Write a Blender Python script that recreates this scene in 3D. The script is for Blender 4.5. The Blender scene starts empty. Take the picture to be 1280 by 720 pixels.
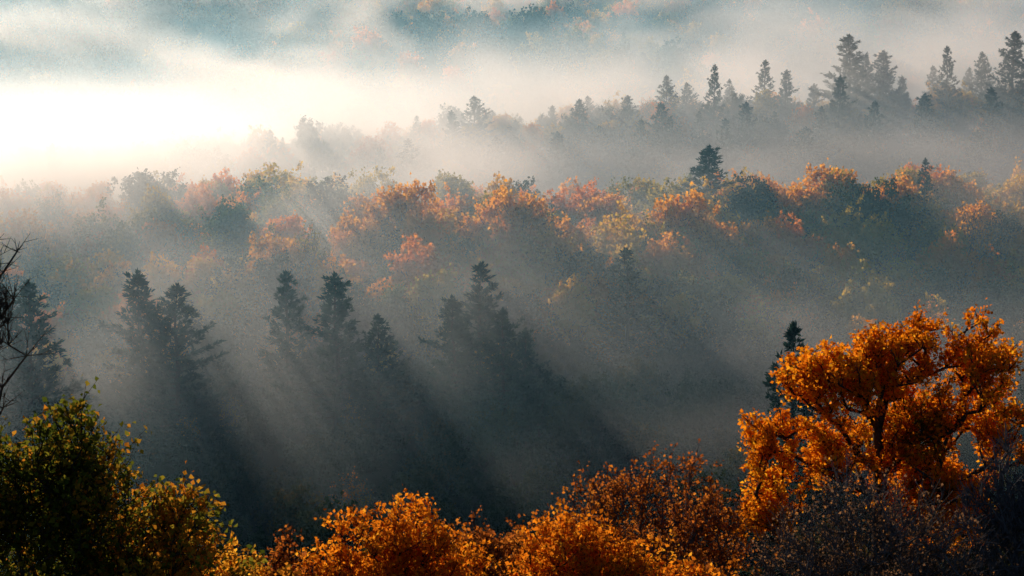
import bpy, math, numpy as np, time
from mathutils import Vector
T0=time.time()
rng=np.random.default_rng(7)
scene=bpy.context.scene
COL=scene.collection
SUN_EL=math.radians(17.5); SUN_AZ=math.radians(-23.0)   # azimuth measured from +Y, negative = left

# ------------------------------------------------------------------ terrain profile
def S(a,b,v):
    t=np.clip((np.asarray(v,float)-a)/(b-a),0,1); return t*t*(3-2*t)
def ground(x,y):
    x=np.asarray(x,float); y=np.asarray(y,float)
    z=-2-60*np.clip(y/185,-0.3,1)+16*S(215,300,y)+19*S(290,400,y)-8*S(402,445,y)+24*S(440,498,y)-26*S(510,590,y)+150*S(610,1350,y)
    z=z+0.08*np.clip(x,-260,260)*S(430,500,y)*(1-S(520,640,y))
    z=z+S(120,300,y)*(1.6*np.sin(x/23+y/41)+1.3*np.sin(x/37-y/29+1))+S(600,900,y)*(9*np.sin(x/75+1.2)*np.cos(y/130)+5*np.sin(x/41+y/60))
    return z

# ------------------------------------------------------------------ materials
def new_mat(name):
    m=bpy.data.materials.new(name); m.use_nodes=True
    m.node_tree.nodes.clear(); return m,m.node_tree.nodes,m.node_tree.links
def ramp(n,cols):
    r=n.new('ShaderNodeValToRGB'); e=r.color_ramp.elements
    while len(e)>1: e.remove(e[-1])
    e[0].position=cols[0][0]; e[0].color=(*cols[0][1],1)
    for p,c in cols[1:]:
        k=e.new(p); k.color=(*c,1)
    return r
def leaf_mat(name,cols,objrand=0.0,trans=0.5):
    m,n,l=new_mat(name)
    a=n.new('ShaderNodeAttribute'); a.attribute_name='tint'
    src=a.outputs['Fac']
    if objrand>0:
        o=n.new('ShaderNodeObjectInfo')
        m1=n.new('ShaderNodeMath'); m1.operation='MULTIPLY'; m1.inputs[1].default_value=objrand; l.new(o.outputs['Random'],m1.inputs[0])
        m2=n.new('ShaderNodeMath'); m2.operation='MULTIPLY_ADD'; m2.inputs[1].default_value=1-objrand
        l.new(src,m2.inputs[0]); l.new(m1.outputs[0],m2.inputs[2]); src=m2.outputs[0]
    r=ramp(n,cols); l.new(src,r.inputs[0])
    p=n.new('ShaderNodeBsdfDiffuse'); l.new(r.outputs[0],p.inputs['Color'])
    o=n.new('ShaderNodeOutputMaterial')
    if trans>0:
        t=n.new('ShaderNodeBsdfTranslucent'); l.new(r.outputs[0],t.inputs['Color'])
        x=n.new('ShaderNodeMixShader'); x.inputs[0].default_value=trans
        l.new(p.outputs[0],x.inputs[1]); l.new(t.outputs[0],x.inputs[2]); l.new(x.outputs[0],o.inputs[0])
    else: l.new(p.outputs[0],o.inputs[0])
    return m
def bark_mat(name,c1,c2):
    m,n,l=new_mat(name)
    tc=n.new('ShaderNodeTexCoord'); nz=n.new('ShaderNodeTexNoise'); nz.inputs['Scale'].default_value=6
    l.new(tc.outputs['Object'],nz.inputs['Vector'])
    r=ramp(n,[(0.3,c1),(0.7,c2)]); l.new(nz.outputs[0],r.inputs[0])
    p=n.new('ShaderNodeBsdfDiffuse')
    l.new(r.outputs[0],p.inputs['Color'])
    o=n.new('ShaderNodeOutputMaterial'); l.new(p.outputs[0],o.inputs[0]); return m
BARK=bark_mat('bark_brown',(0.03,0.022,0.016),(0.09,0.07,0.05))
BARKG=bark_mat('bark_grey',(0.07,0.06,0.055),(0.2,0.18,0.165))
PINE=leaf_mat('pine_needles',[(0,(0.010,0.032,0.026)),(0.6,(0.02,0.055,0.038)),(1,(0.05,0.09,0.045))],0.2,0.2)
FOREST=leaf_mat('forest_leaves',[(0,(0.03,0.06,0.02)),(0.16,(0.08,0.11,0.02)),(0.26,(0.25,0.2,0.02)),(0.38,(0.62,0.42,0.03)),(0.6,(0.82,0.40,0.03)),(0.8,(0.88,0.31,0.02)),(1,(0.65,0.18,0.02))],0.8,0.65)
DARKF=leaf_mat('valley_shade_leaves',[(0,(0.015,0.035,0.02)),(0.5,(0.03,0.05,0.02)),(0.8,(0.07,0.07,0.02)),(1,(0.2,0.11,0.02))],0.7,0.3)  # dark green foliage with the valley's shadow painted into the leaf colour
ORANGE=leaf_mat('orange_leaves',[(0,(0.2,0.06,0.008)),(0.3,(0.65,0.17,0.01)),(0.65,(0.9,0.28,0.012)),(1,(0.92,0.44,0.03))],0,0.65)
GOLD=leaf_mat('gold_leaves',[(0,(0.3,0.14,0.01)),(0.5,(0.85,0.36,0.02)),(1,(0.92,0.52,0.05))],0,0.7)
RUST=leaf_mat('rust_leaves',[(0,(0.1,0.035,0.015)),(0.45,(0.45,0.12,0.02)),(1,(0.85,0.30,0.03))],0,0.6)
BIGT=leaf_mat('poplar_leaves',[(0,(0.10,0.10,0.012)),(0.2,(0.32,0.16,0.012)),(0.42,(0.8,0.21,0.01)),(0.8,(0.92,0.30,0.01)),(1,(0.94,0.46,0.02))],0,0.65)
GREEN=leaf_mat('green_leaves',[(0,(0.03,0.05,0.008)),(0.4,(0.09,0.115,0.012)),(0.65,(0.24,0.21,0.02)),(0.85,(0.55,0.24,0.02)),(1,(0.7,0.24,0.02))],0,0.6)
BROWN=leaf_mat('withered_leaves',[(0,(0.1,0.07,0.05)),(0.6,(0.26,0.14,0.07)),(1,(0.6,0.24,0.05))],0,0.5)

m,n,l=new_mat('forest_floor'); FLOOR=m
tc=n.new('ShaderNodeTexCoord'); nz=n.new('ShaderNodeTexNoise'); nz.inputs['Scale'].default_value=0.15; nz.inputs['Detail'].default_value=6
l.new(tc.outputs['Object'],nz.inputs['Vector'])
r=ramp(n,[(0.3,(0.02,0.03,0.015)),(0.55,(0.035,0.035,0.02)),(0.75,(0.06,0.04,0.02))]); l.new(nz.outputs[0],r.inputs[0])
p=n.new('ShaderNodeBsdfDiffuse'); l.new(r.outputs[0],p.inputs['Color'])
o=n.new('ShaderNodeOutputMaterial'); l.new(p.outputs[0],o.inputs[0])

# ------------------------------------------------------------------ mesh helpers (all quads)
def quad_mesh(name,V,Q,MI,TI,mats):
    me=bpy.data.meshes.new(name)
    V=np.asarray(V,np.float32); Q=np.asarray(Q,np.int32)
    me.vertices.add(len(V)); me.vertices.foreach_set('co',V.ravel())
    me.loops.add(len(Q)*4); me.loops.foreach_set('vertex_index',Q.ravel())
    me.polygons.add(len(Q)); me.polygons.foreach_set('loop_start',np.arange(len(Q),dtype=np.int32)*4)
    for m in mats: me.materials.append(m)
    me.polygons.foreach_set('material_index',np.asarray(MI,np.int32))
    at=me.attributes.new('tint','FLOAT','POINT'); at.data.foreach_set('value',np.asarray(TI,np.float32))
    me.update(calc_edges=True); me.validate(); return me
def unit(v): return v/(np.linalg.norm(v,axis=-1,keepdims=True)+1e-9)
def tubes(P0,P1,R0,R1,k=5):
    P0=np.asarray(P0,float);P1=np.asarray(P1,float); N=len(P0)
    d=unit(P1-P0); up=np.where(np.abs(d[:,2:3])>0.9,np.array([[1.,0,0]]),np.array([[0,0,1.]]))
    u=unit(np.cross(d,up)); w=np.cross(d,u)
    a=np.arange(k)*2*math.pi/k
    ring=u[:,None,:]*np.cos(a)[None,:,None]+w[:,None,:]*np.sin(a)[None,:,None]
    V=np.concatenate([P0[:,None,:]+ring*np.asarray(R0)[:,None,None],P1[:,None,:]+ring*np.asarray(R1)[:,None,None]],1).reshape(-1,3)
    i=np.arange(k); j=(i+1)%k
    q=np.stack([i,j,j+k,i+k],1)
    Q=(q[None]+(np.arange(N)*2*k)[:,None,None]).reshape(-1,4)
    return V,Q
def leaves(C,A,L,W,tint,rg,fold=0.25):
    N=len(C); A=unit(A); r=unit(rg.normal(size=(N,3))); B=unit(np.cross(A,r)); Nn=np.cross(A,B)
    L=np.asarray(L).reshape(-1,1)*np.ones((N,1)); W=np.asarray(W).reshape(-1,1)*np.ones((N,1))
    mid=C+A*L*0.45; off=Nn*W*fold
    V=np.stack([C,mid+B*W*.5+off,C+A*L,mid-B*W*.5+off],1).reshape(-1,3)
    Q=np.arange(4*N).reshape(-1,4)
    return V,Q,np.repeat(tint,4)
def combine(parts):
    Vs=[];Qs=[];Ms=[];Ts=[];o=0
    for V,Q,mi,ti in parts:
        if len(V)==0: continue
        Vs.append(V);Qs.append(Q+o);o+=len(V);Ms.append(np.full(len(Q),mi));Ts.append(ti if ti is not None else np.zeros(len(V)))
    return np.concatenate(Vs),np.concatenate(Qs),np.concatenate(Ms),np.concatenate(Ts)

def broadleaf(name,base,lobes,nclump,lpc,leaf,mats,seed,clr=0.5,twigs=3,trunk_r=None,tintbias=None,twlen=0.7,up=0.35,twgeo=True):
    """lobes: (x,y,z,rx,ry,rz). Branch skeleton grows from base into clump centres spread in the lobes."""
    rg=np.random.default_rng(seed); base=np.array(base,float)
    lob=np.array(lobes,float); w=lob[:,3]*lob[:,4]*lob[:,5]; w=w**0.75; w/=w.sum()
    li=rg.choice(len(lob),nclump,p=w)
    d=unit(rg.normal(size=(nclump,3))); rad=rg.random(nclump)**0.42
    rad*=1+0.16*rg.normal(size=nclump)
    C=lob[li,:3]+d*rad[:,None]*lob[li,3:6]
    crown_c=lob[:,:3].mean(0)
    nodes=[base.copy()]; par=[-1]; plen=[0.0]
    top=crown_c.copy(); top[2]=lob[:,2].max()
    prev=0
    fork=base+(crown_c-base)*0.45; fork[:2]=base[:2]*0.6+crown_c[:2]*0.4
    pts=[base+(fork-base)*t for t in (0.25,0.5,0.75,1.0)]+[fork+(top-fork)*t for t in (0.25,0.5,0.75)]
    for q in pts:
        q=q+rg.normal(size=3)*0.02*np.linalg.norm(top-base)*np.array([1,1,0.2])
        nodes.append(q);par.append(prev);plen.append(plen[prev]+np.linalg.norm(q-nodes[prev]));prev=len(nodes)-1
    order=np.argsort(np.linalg.norm(C-fork,axis=1))
    for ci in order:
        c=C[ci]; NA=np.array(nodes); dv=c-NA; ds=np.linalg.norm(dv,axis=1)
        cost=ds+0.35*np.array(plen)+np.where(dv[:,2]<0.1*ds,ds*0.8,0); cost[:3]+=ds[:3]*1.0+2
        k=int(np.argmin(cost)); D=ds[k]; steps=max(1,int(D/0.7)); p0=nodes[k]; pr=k
        for s in range(1,steps+1):
            t=s/steps; q=p0+(c-p0)*t; q=q+np.array([0,0,-0.10*D*math.sin(math.pi*t)])+(rg.normal(size=3)*0.05*min(D,2) if s<steps else 0)
            nodes.append(q);par.append(pr);plen.append(plen[pr]+np.linalg.norm(q-nodes[pr]));pr=len(nodes)-1
    NA=np.array(nodes);par=np.array(par)
    haschild=np.zeros(len(NA),bool); haschild[par[1:]]=True
    acc=np.where(haschild,0.0,1.0)
    for i in range(len(NA)-1,0,-1): acc[par[i]]+=acc[i]
    H=np.linalg.norm(top-base); tr=trunk_r or H*0.022
    R=tr*(acc/acc[0])**0.45
    idx=np.arange(1,len(NA))
    if not twgeo: idx=idx[R[idx]>0.035]
    V,Q=tubes(NA[par[idx]],NA[idx],R[par[idx]]*0.95,R[idx],5 if twgeo else 4)
    parts=[(V,Q,0,None)]
    tipr=tr*(1/acc[0])**0.45
    if twigs>0:
        nt=nclump*twigs; o=np.repeat(C,twigs,0); dd=unit(unit(o-fork)*0.8+rg.normal(size=(nt,3))*0.7+np.array([0,0,up]))
        L=twlen*(0.5+rg.random(nt)); e=o+dd*L[:,None]
        o2=o+dd*(L*rg.uniform(0.2,0.8,nt))[:,None]; d2=unit(dd+rg.normal(size=(nt,3))*0.6+np.array([0,0,up*0.5])); e2=o2+d2*(L*0.6)[:,None]
        if twgeo:
            V,Q=tubes(o,e,np.full(nt,tipr*0.7),np.full(nt,tipr*0.25),3); parts.append((V,Q,0,None))
            V,Q=tubes(o2,e2,np.full(nt,tipr*0.5),np.full(nt,tipr*0.2),3); parts.append((V,Q,0,None))
    if lpc>0:
        N=nclump*lpc; ci=np.repeat(np.arange(nclump),lpc)
        tw=rg.integers(0,twigs,N); ti=ci*twigs+tw; t=rg.random(N)**0.6
        use2=rg.random(N)<0.5
        pos=np.where(use2[:,None],o2[ti]+(e2-o2)[ti]*t[:,None],o[ti]+(e-o)[ti]*t[:,None])+rg.normal(size=(N,3))*clr*0.35
        ct=rg.random(nclump)*0.5
        if tintbias is not None: ct=ct+tintbias(C)
        tint=np.clip(ct[ci]+rg.random(N)*0.5,0,1)
        A=unit(rg.normal(size=(N,3))+np.array([0,0,-0.3]))
        sz=leaf*(0.6+0.8*rg.random(N))
        V,Q,T=leaves(pos,A,sz,sz*0.75,tint,rg); parts.append((V,Q,1,T))
    return quad_mesh(name,*combine(parts),mats)

def pine(name,H,seed,width=0.19,dens=1.0,start=0.12,quality=1.0):
    rg=np.random.default_rng(seed); parts=[]
    n=14; zs=np.linspace(0,H,n+1); wob=np.cumsum(rg.normal(size=(n+1,2))*0.06*H/20,0); P=np.c_[wob,zs]
    R=0.015*H*(1-zs/H)**0.8+0.02
    V,Q=tubes(P[:-1],P[1:],R[:-1],R[1:],7); parts.append((V,Q,0,None))
    B0=[];B1=[];r0=[];r1=[];TP=[];TD=[];TT=[]
    z=start*H
    side=rg.random(8)*0.6+0.65
    while z<H*0.985:
        t=z/H; env=width*H*min(1,(1-t)**0.85*1.2)*(0.55+0.45*min(1,(t-start)/0.2+0.3))*rg.uniform(0.8,1.15)
        nb=int(rg.integers(4,8)*dens); a0=rg.random()*6.28
        for b in range(max(nb,3)):
            a=a0+b*6.283/nb+rg.normal()*0.3
            L=env*rg.uniform(0.45,1.3)*side[int((a%6.283)/6.283*8)%8]+0.15
            if rg.random()<0.12: L*=0.4
            base=np.array([np.interp(z,zs,P[:,0]),np.interp(z,zs,P[:,1]),z+rg.normal()*0.12])
            slope=-0.2+0.8*t+rg.normal()*0.12
            k=3; pts=[base]; ds=np.array([math.cos(a),math.sin(a)])
            for s in range(1,k+1):
                u=s/k; pts.append(base+np.array([ds[0]*L*u,ds[1]*L*u,L*(slope*u+0.3*u*u-0.12*u)]))
            pts=np.array(pts); rb=0.035*(L/3)+0.012
            for s in range(k):
                B0.append(pts[s]);B1.append(pts[s+1]);r0.append(rb*(1-s/k)+.006);r1.append(rb*(1-(s+1)/k)+.006)
            nt=max(3,int(L/0.23*quality)); us=rg.uniform(0.18,1.0,nt)**0.8
            ct=rg.random()
            for u in us:
                p=base+np.array([ds[0]*L*u,ds[1]*L*u,L*(slope*u+0.3*u*u-0.12*u)])
                lat=rg.normal()*0.22*L*(1.05-u)+rg.normal()*0.06
                p=p+np.array([-ds[1]*lat,ds[0]*lat,abs(lat)*0.15+rg.normal()*0.06])
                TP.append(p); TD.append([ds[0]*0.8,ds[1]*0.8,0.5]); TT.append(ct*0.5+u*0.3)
        z+=H*0.026*rg.uniform(0.7,1.35)
    for s in range(8):
        TP.append(np.array([P[-1,0],P[-1,1],H-rg.random()*1.2])); TD.append([0,0,1.4]); TT.append(0.5)
    V,Q=tubes(B0,B1,r0,r1,3); parts.append((V,Q,0,None))
    TP=np.array(TP);TD=np.array(TD);TT=np.array(TT); k=6; N=len(TP)*k
    C=np.repeat(TP,k,0)+rg.normal(size=(N,3))*0.07; A=np.repeat(TD,k,0)+rg.normal(size=(N,3))*0.5
    sc=H/20; L=sc**0.5*rg.uniform(0.3,0.7,N)
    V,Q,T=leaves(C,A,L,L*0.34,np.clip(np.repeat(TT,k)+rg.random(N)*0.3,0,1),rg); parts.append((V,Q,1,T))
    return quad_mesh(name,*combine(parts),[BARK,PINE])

def add(name,me,loc=(0,0,0),rz=0,sc=(1,1,1),parent=None):
    o=bpy.data.objects.new(name,me); o.location=loc; o.rotation_euler=(0,0,rz); o.scale=sc
    COL.objects.link(o)
    if parent: o.parent=parent
    return o

# ------------------------------------------------------------------ ground sheet
xs=np.concatenate([np.linspace(-1500,-420,18)[:-1],np.linspace(-420,420,141),np.linspace(420,1500,18)[1:]])
ys=np.concatenate([np.linspace(-60,600,133)[:-1],np.linspace(600,2600,130)])
X,Y=np.meshgrid(xs,ys); Z=ground(X,Y); Vg=np.c_[X.ravel(),Y.ravel(),Z.ravel()]
nx=len(xs);ny=len(ys); i,j=np.meshgrid(np.arange(nx-1),np.arange(ny-1)); a=(j*nx+i).ravel()
Qg=np.c_[a,a+1,a+1+nx,a+nx]
me=quad_mesh('ground',Vg,Qg,np.zeros(len(Qg)),np.zeros(len(Vg)),[FLOOR]); me.shade_smooth(); add('ground',me)

# ------------------------------------------------------------------ prototypes
PH=20.0
pines=[pine('pine_mesh_%d'%k,PH,100+k,width=w,dens=dn,start=st) for k,(w,dn,st) in enumerate([(0.24,1.0,0.06),(0.21,0.9,0.08),(0.27,0.95,0.08),(0.2,0.8,0.12)])]
def proto(seed,w,h,mat):
    rg=np.random.default_rng(seed); lobes=[]
    for k in range(7):
        a=rg.random()*6.28; r=rg.random()*w*0.5
        s=rg.uniform(0.28,0.46)*w
        lobes.append((math.cos(a)*r,math.sin(a)*r,h*rg.uniform(0.45,0.84),s,s,s*rg.uniform(0.8,1.3)))
    lobes.append((0,0,h*0.62,w*.42,w*.42,h*.32))
    return broadleaf('broadleaf_mesh_%d'%seed,(0,0,0),lobes,130,28,0.5,[BARK,mat],seed,clr=0.8,twigs=2,twlen=0.9,twgeo=False)
decs=[proto(200+k,w,h,FOREST) for k,(w,h) in enumerate([(8,11),(7,12),(9,11),(6.5,12)])]
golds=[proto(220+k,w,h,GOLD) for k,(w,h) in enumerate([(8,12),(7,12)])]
darks=[proto(210+k,w,h,DARKF) for k,(w,h) in enumerate([(8,11),(7,13),(9,11)])]
thin=broadleaf('broadleaf_mesh_thin',(0,0,0),[(0,0,8,3,3,4.5),(1,0.5,10,1.5,1.5,3)],90,7,0.35,[BARKG,FOREST],331,clr=0.8,twigs=3,twlen=1.1)
print('protos',time.time()-T0)

# ------------------------------------------------------------------ named pines : (x, y, top z)
def put_pine(x,y,top,k,name='pine_tree',wide=1.0,rz=None):
    g=float(ground(x,y))-0.3; h=top-g; s=h/PH
    add(name,pines[k%4],(x,y,g),rng.random()*6.28 if rz is None else rz,(s*wide,s*wide,s))
mid=[(-65.5,268,-22.8,2,1.15),(-71,276,-24,0,1.2),(-53,281,-22.2,0,1.2),(-46.5,277,-24.0,2,1.25),(-33,288,-23.2,3,1.3),(-25.4,283,-22.8,0,1.25),(-19,280,-28.5,2,1.2),
 (-4.7,285,-21.6,1,1.3),(-8.6,283,-26,0,1.2),(-1.2,280,-27.6,2,1.15),(2.0,282,-30.5,0,1.1),(18,308,-21,1,1.3),(37.6,380,-6.2,0,1.6),(34,240,-25.5,1,0.9)]
for x,y,t,k,w in mid: put_pine(x,y,t,k,wide=w)
# golden broadleaf trees that catch the sun on the far slope
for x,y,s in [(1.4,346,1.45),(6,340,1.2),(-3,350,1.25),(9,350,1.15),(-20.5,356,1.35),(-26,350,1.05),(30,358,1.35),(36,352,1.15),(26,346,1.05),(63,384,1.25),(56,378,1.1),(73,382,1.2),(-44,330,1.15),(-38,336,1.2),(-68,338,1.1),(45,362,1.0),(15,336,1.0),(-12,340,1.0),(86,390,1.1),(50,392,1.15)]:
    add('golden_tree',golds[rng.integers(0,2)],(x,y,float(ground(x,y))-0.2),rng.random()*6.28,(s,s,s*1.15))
ridge=[(65,180,450),(340,163,462),(356,172,468),(445,178,480),(525,145,478),(560,138,470),(588,121,475),(612,140,485),(640,150,476),(690,132,478),(728,125,470),(765,138,480),(788,120,475),(828,95,474),
 (858,104,480),(888,83,470),(915,100,482),(952,77,474),(985,88,480),(1015,105,470),(1060,44,470),(1078,70,478),(1103,64,472),(1120,95,480),(1160,84,476),(1183,60,470),(1205,85,480),(1222,66,474),(1262,40,468),(1285,50,472),
 (1340,40,470),(1400,30,474),(-20,190,470),(-90,195,465),(820,130,455),(1030,135,450),(1150,118,448),(700,165,450),(505,175,450),(1240,110,448),
 (480,185,455),(620,172,448),(655,168,462),(745,158,455),(800,150,450),(870,140,455),(935,128,450),(965,140,462),(1090,128,452),(1045,95,462),(1195,125,462),(1140,150,445),(1270,130,452),(905,150,442),(1005,160,440),(790,185,438),(1075,165,440),(1215,165,438),(430,195,470),(250,195,470),(130,195,465)]
PXF=2489.0
pf=bpy.data.objects.new('ridge_pine_forest',None); COL.objects.link(pf)
for px,py,d in ridge:
    d=d+22+rng.uniform(-6,6); px=px+rng.uniform(-5,5); x=round((px-640)/PXF*d,1); top=round(d*math.tan(math.radians(-5)+math.atan((360-py)/PXF)),1)
    g=float(ground(x,d))-0.3; s=max(top-g,8)/PH; wd=rng.uniform(0.95,1.45)
    add('pine',pines[rng.integers(0,4)],(x,d,g),rng.random()*6.28,(s*wd,s*wd,s),pf)

# ------------------------------------------------------------------ forests
vf=bpy.data.objects.new('valley_forest',None); COL.objects.link(vf)
def scatter(parent,kx,y0,y1,sp,smin,smax,pp,seed,fs=lambda x,y:1.0,skip=lambda x,y:0.0,dark=lambda x,y:0.0):
    rg=np.random.default_rng(seed); n=0
    y=y0
    while y<y1:
        xr=y*0.27+22; x=-xr
        while x<xr:
            xx=x+rg.uniform(-.45,.45)*sp; yy=y+rg.uniform(-.45,.45)*sp; x+=sp
            if rg.random()<skip(xx,yy): continue
            g=float(ground(xx,yy))-0.2
            s=rg.uniform(smin,smax)*fs(xx,yy)
            if rg.random()<pp(xx,yy):
                s=s*rg.uniform(0.5,0.8); add('pine',pines[rg.integers(0,4)],(xx,yy,g),rg.random()*6.28,(s,s,s),parent)
            else:
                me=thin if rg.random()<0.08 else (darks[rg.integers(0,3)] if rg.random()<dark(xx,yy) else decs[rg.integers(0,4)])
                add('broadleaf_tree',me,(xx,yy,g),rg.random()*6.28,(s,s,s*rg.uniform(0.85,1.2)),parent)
            n+=1
        y+=sp*0.9
    return n
n1=scatter(vf,1,170,528,6.8,0.75,1.2,lambda x,y:0.10 if y<300 else 0.03,11,lambda x,y:(1-0.25*float(S(430,480,y)))*(1-0.3*float(S(225,250,y)*(1-S(300,320,y)))),lambda x,y:0.1*float(S(430,450,y)),lambda x,y:1-0.92*float(S(290,330,y))+0.3*float(S(425,450,y)))  # dark-leaved trees fill the valley, painting in its shade
hf=bpy.data.objects.new('hillside_forest',None); COL.objects.link(hf)
n2=scatter(hf,1,620,1060,14,1.2,1.8,lambda x,y:0.12,12,dark=lambda x,y:0.3)
print('instances',n1,n2,time.time()-T0)

# ------------------------------------------------------------------ foreground trees
G=lambda x,y:(x,y,float(ground(x,y))-0.2)
add('green_tree',broadleaf('green_tree',G(-12.6,55),[(-12.6,55,-11.2,2.2,2,1.9),(-12.4,55,-9.8,0.9,1.2,1.5),(-9.7,55,-12.0,1.5,1.4,1.2),(-14.8,55,-11.0,1.8,1.6,1.7),(-11,54.5,-13.5,3.6,2,1.6)],420,48,0.17,[BARK,GREEN],21,clr=0.32,twigs=4,twlen=0.8,tintbias=lambda C:0.3*np.clip((C[:,0]+12)/3,-0.2,1)+0.04))
def bush(name,lobes,nc,lpc,leaf,mats,seed,**k):
    L=np.array(lobes); c=L[:,:2].mean(0)
    add(name,broadleaf(name,G(c[0],c[1]),lobes,nc,lpc,leaf,mats,seed,**k))
bush('orange_tree',[(-3.6,60,-13.8,1.5,1.4,1.7),(-5.3,60,-14.5,1.2,1.2,1.3),(-2.2,60.3,-14.4,1.3,1.2,1.2),(-3.8,60,-15.5,2.8,2,1.5)],280,70,0.14,[BARK,ORANGE],22,clr=0.25,twigs=4,twlen=0.7)
bush('orange_tree',[(1.9,58,-13.3,1.5,1.4,1.2),(3.3,58,-14,1.5,1.3,1.1),(2.4,58,-15,2.8,2,1.5),(5.2,58.4,-14.6,1.1,1.1,0.9)],280,70,0.14,[BARK,ORANGE],23,clr=0.25,twigs=4,twlen=0.7)
bush('golden_tree',[(-8.4,57,-13.9,1.2,1.1,1.2),(-9.3,57,-14.6,1.1,1.1,1.0)],110,55,0.14,[BARK,GOLD],24,clr=0.25,twigs=3,twlen=0.4)
bush('rust_tree',[(-6.9,59,-14.4,0.8,0.8,1.3),(-6.2,59,-15,1.2,0.9,1.2)],90,40,0.13,[BARK,RUST],25,clr=0.25,twigs=4,twlen=0.5)
bush('rust_tree',[(-1.0,74,-17.0,2.4,1.8,1.5),(1.2,75,-17.2,1.6,1.6,1.3),(-0.2,74,-19,3.5,2,2)],220,44,0.15,[BARK,RUST],26,clr=0.3,twigs=4,twlen=0.6)
bush('rust_tree',[(4.2,84,-17.4,1.8,1.6,2.0),(7.0,84,-16.9,2.0,1.6,2.2),(8.8,84,-18,1.6,1.4,1.8),(5.8,84,-20,4.5,2.4,2.5)],360,34,0.16,[BARKG,RUST],27,clr=0.3,twigs=5,twlen=0.8)
big=[(14.1,80,-10.6,2.3,2.2,1.7),(12.2,80,-10.8,1.2,1.3,1.4),(16.0,80.5,-9.7,1.5,1.6,1.5),(18.8,80,-10.4,1.5,1.6,1.8),(19.4,80,-12.9,1.4,1.6,1.6),(10.4,79.5,-13.4,1.0,1.2,1.7),(12.8,79.5,-13.8,1.6,1.6,1.5),(16.4,80.5,-13.2,2.0,2.0,2.0),(17.2,80.5,-16,2.4,2.0,1.8),(10.6,79.5,-16,1.1,1.2,1.5)]
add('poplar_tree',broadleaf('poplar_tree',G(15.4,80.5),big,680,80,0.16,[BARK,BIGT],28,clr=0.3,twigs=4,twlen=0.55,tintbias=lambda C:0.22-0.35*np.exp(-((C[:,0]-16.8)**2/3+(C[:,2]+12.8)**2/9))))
bush('withered_tree',[(12.6,68,-14.2,2.0,1.8,1.9),(10.6,68,-15.5,2.2,1.8,1.7),(14.6,68,-15.3,1.8,1.8,1.8),(12.6,68,-17,4,2.2,1.6)],380,14,0.11,[BARKG,BROWN],29,clr=0.3,twigs=6,twlen=0.8)
bush('bare_shrub',[(17.5,69,-14.5,1.6,1.6,2.6),(18.6,69,-15.5,2,1.6,2.4)],240,1,0.09,[BARKG,BROWN],30,clr=0.3,twigs=6,twlen=0.8,up=0.7)
add('bare_tree',broadleaf('bare_tree',G(-15.2,52),[(-13.85,52,-6.2,1.0,1.4,2.0),(-14.3,52,-4.7,1.2,1.5,1.4),(-16.5,52,-7,2,2,2.5)],230,0,0.1,[BARK],31,twigs=6,twlen=0.6,up=0.4,trunk_r=0.16))
print('fg',time.time()-T0)

# ------------------------------------------------------------------ mist : voxel volume built by geometry nodes
ng=bpy.data.node_groups.new('mist_volume','GeometryNodeTree')
ng.interface.new_socket('Geometry',in_out='OUTPUT',socket_type='NodeSocketGeometry')
N=ng.nodes; Lk=ng.links
class E:
    def __init__(s,k): s.k=k
    def op(s,o,b=None):
        m=N.new('ShaderNodeMath'); m.operation=o
        for q,v in enumerate([s,b]):
            if v is None: continue
            if isinstance(v,E): Lk.new(v.k,m.inputs[q])
            else: m.inputs[q].default_value=v
        return E(m.outputs[0])
    def __add__(s,b): return s.op('ADD',b)
    def __sub__(s,b): return s.op('SUBTRACT',b)
    def __mul__(s,b): return s.op('MULTIPLY',b)
    def max(s,b): return s.op('MAXIMUM',b)
    def ss(s,a,b,lo=0.,hi=1.,t='SMOOTHSTEP'):
        m=N.new('ShaderNodeMapRange'); m.interpolation_type=t
        Lk.new(s.k,m.inputs[0])
        for q,v in zip((1,2,3,4),(a,b,lo,hi)): m.inputs[q].default_value=v
        return E(m.outputs[0])
pos=N.new('GeometryNodeInputPosition'); sep=N.new('ShaderNodeSeparateXYZ'); Lk.new(pos.outputs[0],sep.inputs[0])
x,y,z=[E(sep.outputs[k]) for k in range(3)]
def noise(sx,sy,sz,detail,off,dist=0.0,rough=0.55):
    vm=N.new('ShaderNodeVectorMath'); vm.operation='MULTIPLY_ADD'; Lk.new(pos.outputs[0],vm.inputs[0]); vm.inputs[1].default_value=(1/sx,1/sy,1/sz); vm.inputs[2].default_value=off
    t=N.new('ShaderNodeTexNoise'); t.inputs['Scale'].default_value=1; t.inputs['Detail'].default_value=detail; t.inputs['Roughness'].default_value=rough; t.inputs['Distortion'].default_value=dist
    Lk.new(vm.outputs[0],t.inputs['Vector']); return E(t.outputs[0])
g=y.ss(0,185,-2,-62,'LINEAR')+y.ss(215,300)*16+y.ss(290,400)*19+y.ss(402,445)*-8+y.ss(440,498)*24+y.ss(510,590)*-26+y.ss(610,1350)*150
g=g+x*0.08*y.ss(430,500)*y.ss(520,640,1,0)
h=z-g
nA=noise(50,50,24,5,(3.1,0.2,1.7),0.8)
nB=noise(80,100,38,5,(8.2,5.1,2.7),1.0)
haze=y.ss(170,260)*y.ss(600,700,1,0.5)*0.0008*h.ss(20,65,1,0)
slope=y.ss(310,395)*y.ss(500,530,1,0)*nA.ss(0.43,0.58,0.05,1)*h.ss(10,36,1,0)*x.ss(-80,40,2.8,0.75)*0.012
dip=y.ss(398,428)*y.ss(495,520,1,0)*h.ss(10,31,1,0)*nB.ss(0.35,0.55,0.55,1)*x.ss(-100,10,0.6,1)*0.016
valley=y.ss(225,275)*y.ss(290,345,1,0)*nA.ss(0.42,0.60,0.12,1)*h.ss(14,38,1,0)*0.0056
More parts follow.
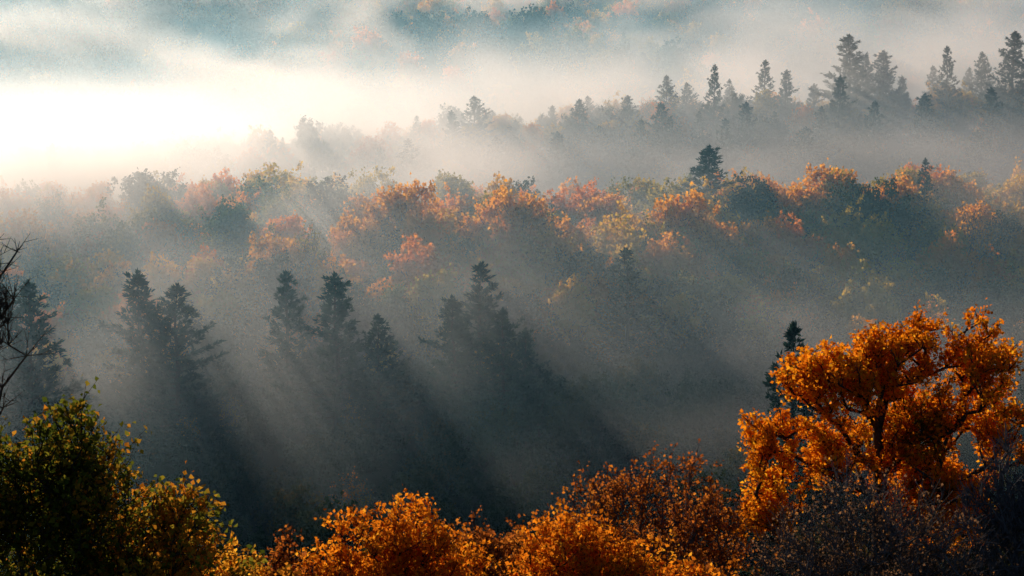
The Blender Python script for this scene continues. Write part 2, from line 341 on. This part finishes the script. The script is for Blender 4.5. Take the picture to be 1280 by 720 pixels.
ridgef=y.ss(500,540)*y.ss(700,820,1,0)*h.ss(10,50,1,0)*nB.ss(0.34,0.56,0.2,1)*x.ss(-170,-80,0.3,0.9)*0.010
hill=y.ss(600,700)*h.ss(8,90,1,0)*nB.ss(0.46,0.62,0.08,1)*x.ss(-190,-80,0.55,1)*0.009
dn=(haze+slope+dip+valley+ridgef+hill).max(0)*100
vc=N.new('GeometryNodeVolumeCube'); Lk.new(dn.k,vc.inputs['Density'])
vc.inputs['Min'].default_value=(-340,160,-68); vc.inputs['Max'].default_value=(320,1000,110)
vc.inputs['Resolution X'].default_value=132; vc.inputs['Resolution Y'].default_value=168; vc.inputs['Resolution Z'].default_value=50
MIST,n,l=new_mat('mist')
vi=n.new('ShaderNodeVolumeInfo'); vs=n.new('ShaderNodeVolumeScatter'); vs.inputs['Anisotropy'].default_value=0.57
r=ramp(n,[(0.06,(0.32,0.73,1.0)),(0.28,(0.74,0.89,1.0)),(0.7,(0.92,0.96,1.0))]); l.new(vi.outputs['Density'],r.inputs[0]); l.new(r.outputs[0],vs.inputs['Color'])
mu=n.new('ShaderNodeMath'); mu.operation='MULTIPLY'; mu.inputs[1].default_value=0.0112; l.new(vi.outputs['Density'],mu.inputs[0])
l.new(mu.outputs[0],vs.inputs['Density']); o=n.new('ShaderNodeOutputMaterial'); l.new(vs.outputs[0],o.inputs['Volume'])
MIST.cycles.volume_step_rate=6.0
sm=N.new('GeometryNodeSetMaterial'); sm.inputs['Material'].default_value=MIST; Lk.new(vc.outputs[0],sm.inputs[0])
go=N.new('NodeGroupOutput'); Lk.new(sm.outputs[0],go.inputs[0])
mm=bpy.data.meshes.new('mist'); mm.materials.append(MIST); mo=add('mist',mm); md=mo.modifiers.new('mist','NODES'); md.node_group=ng

# ------------------------------------------------------------------ light
W=bpy.data.worlds.new('World'); scene.world=W; W.use_nodes=True; n=W.node_tree.nodes; l=W.node_tree.links; n.clear()
sk=n.new('ShaderNodeTexSky'); sk.sky_type='NISHITA'; sk.sun_disc=False; sk.sun_elevation=SUN_EL; sk.sun_rotation=SUN_AZ; sk.ozone_density=6; sk.dust_density=0.0
bg=n.new('ShaderNodeBackground'); bg.inputs[1].default_value=0.072; l.new(sk.outputs[0],bg.inputs[0]); o=n.new('ShaderNodeOutputWorld'); l.new(bg.outputs[0],o.inputs[0])
sd=bpy.data.lights.new('sun','SUN'); sd.energy=5; sd.angle=math.radians(0.5); sd.color=(1,0.84,0.67)
so=bpy.data.objects.new('sun',sd); COL.objects.link(so)
dirv=Vector((math.sin(SUN_AZ)*math.cos(SUN_EL),math.cos(SUN_AZ)*math.cos(SUN_EL),math.sin(SUN_EL)))
so.rotation_euler=dirv.to_track_quat('Z','Y').to_euler()
cd=bpy.data.cameras.new('camera'); cd.lens=70; cd.sensor_width=36; cd.clip_end=6000; cd.clip_start=0.5
co=bpy.data.objects.new('camera',cd); COL.objects.link(co); co.rotation_euler=(math.radians(85),0,0); scene.camera=co
scene.view_settings.view_transform='Standard'
print('done',time.time()-T0)
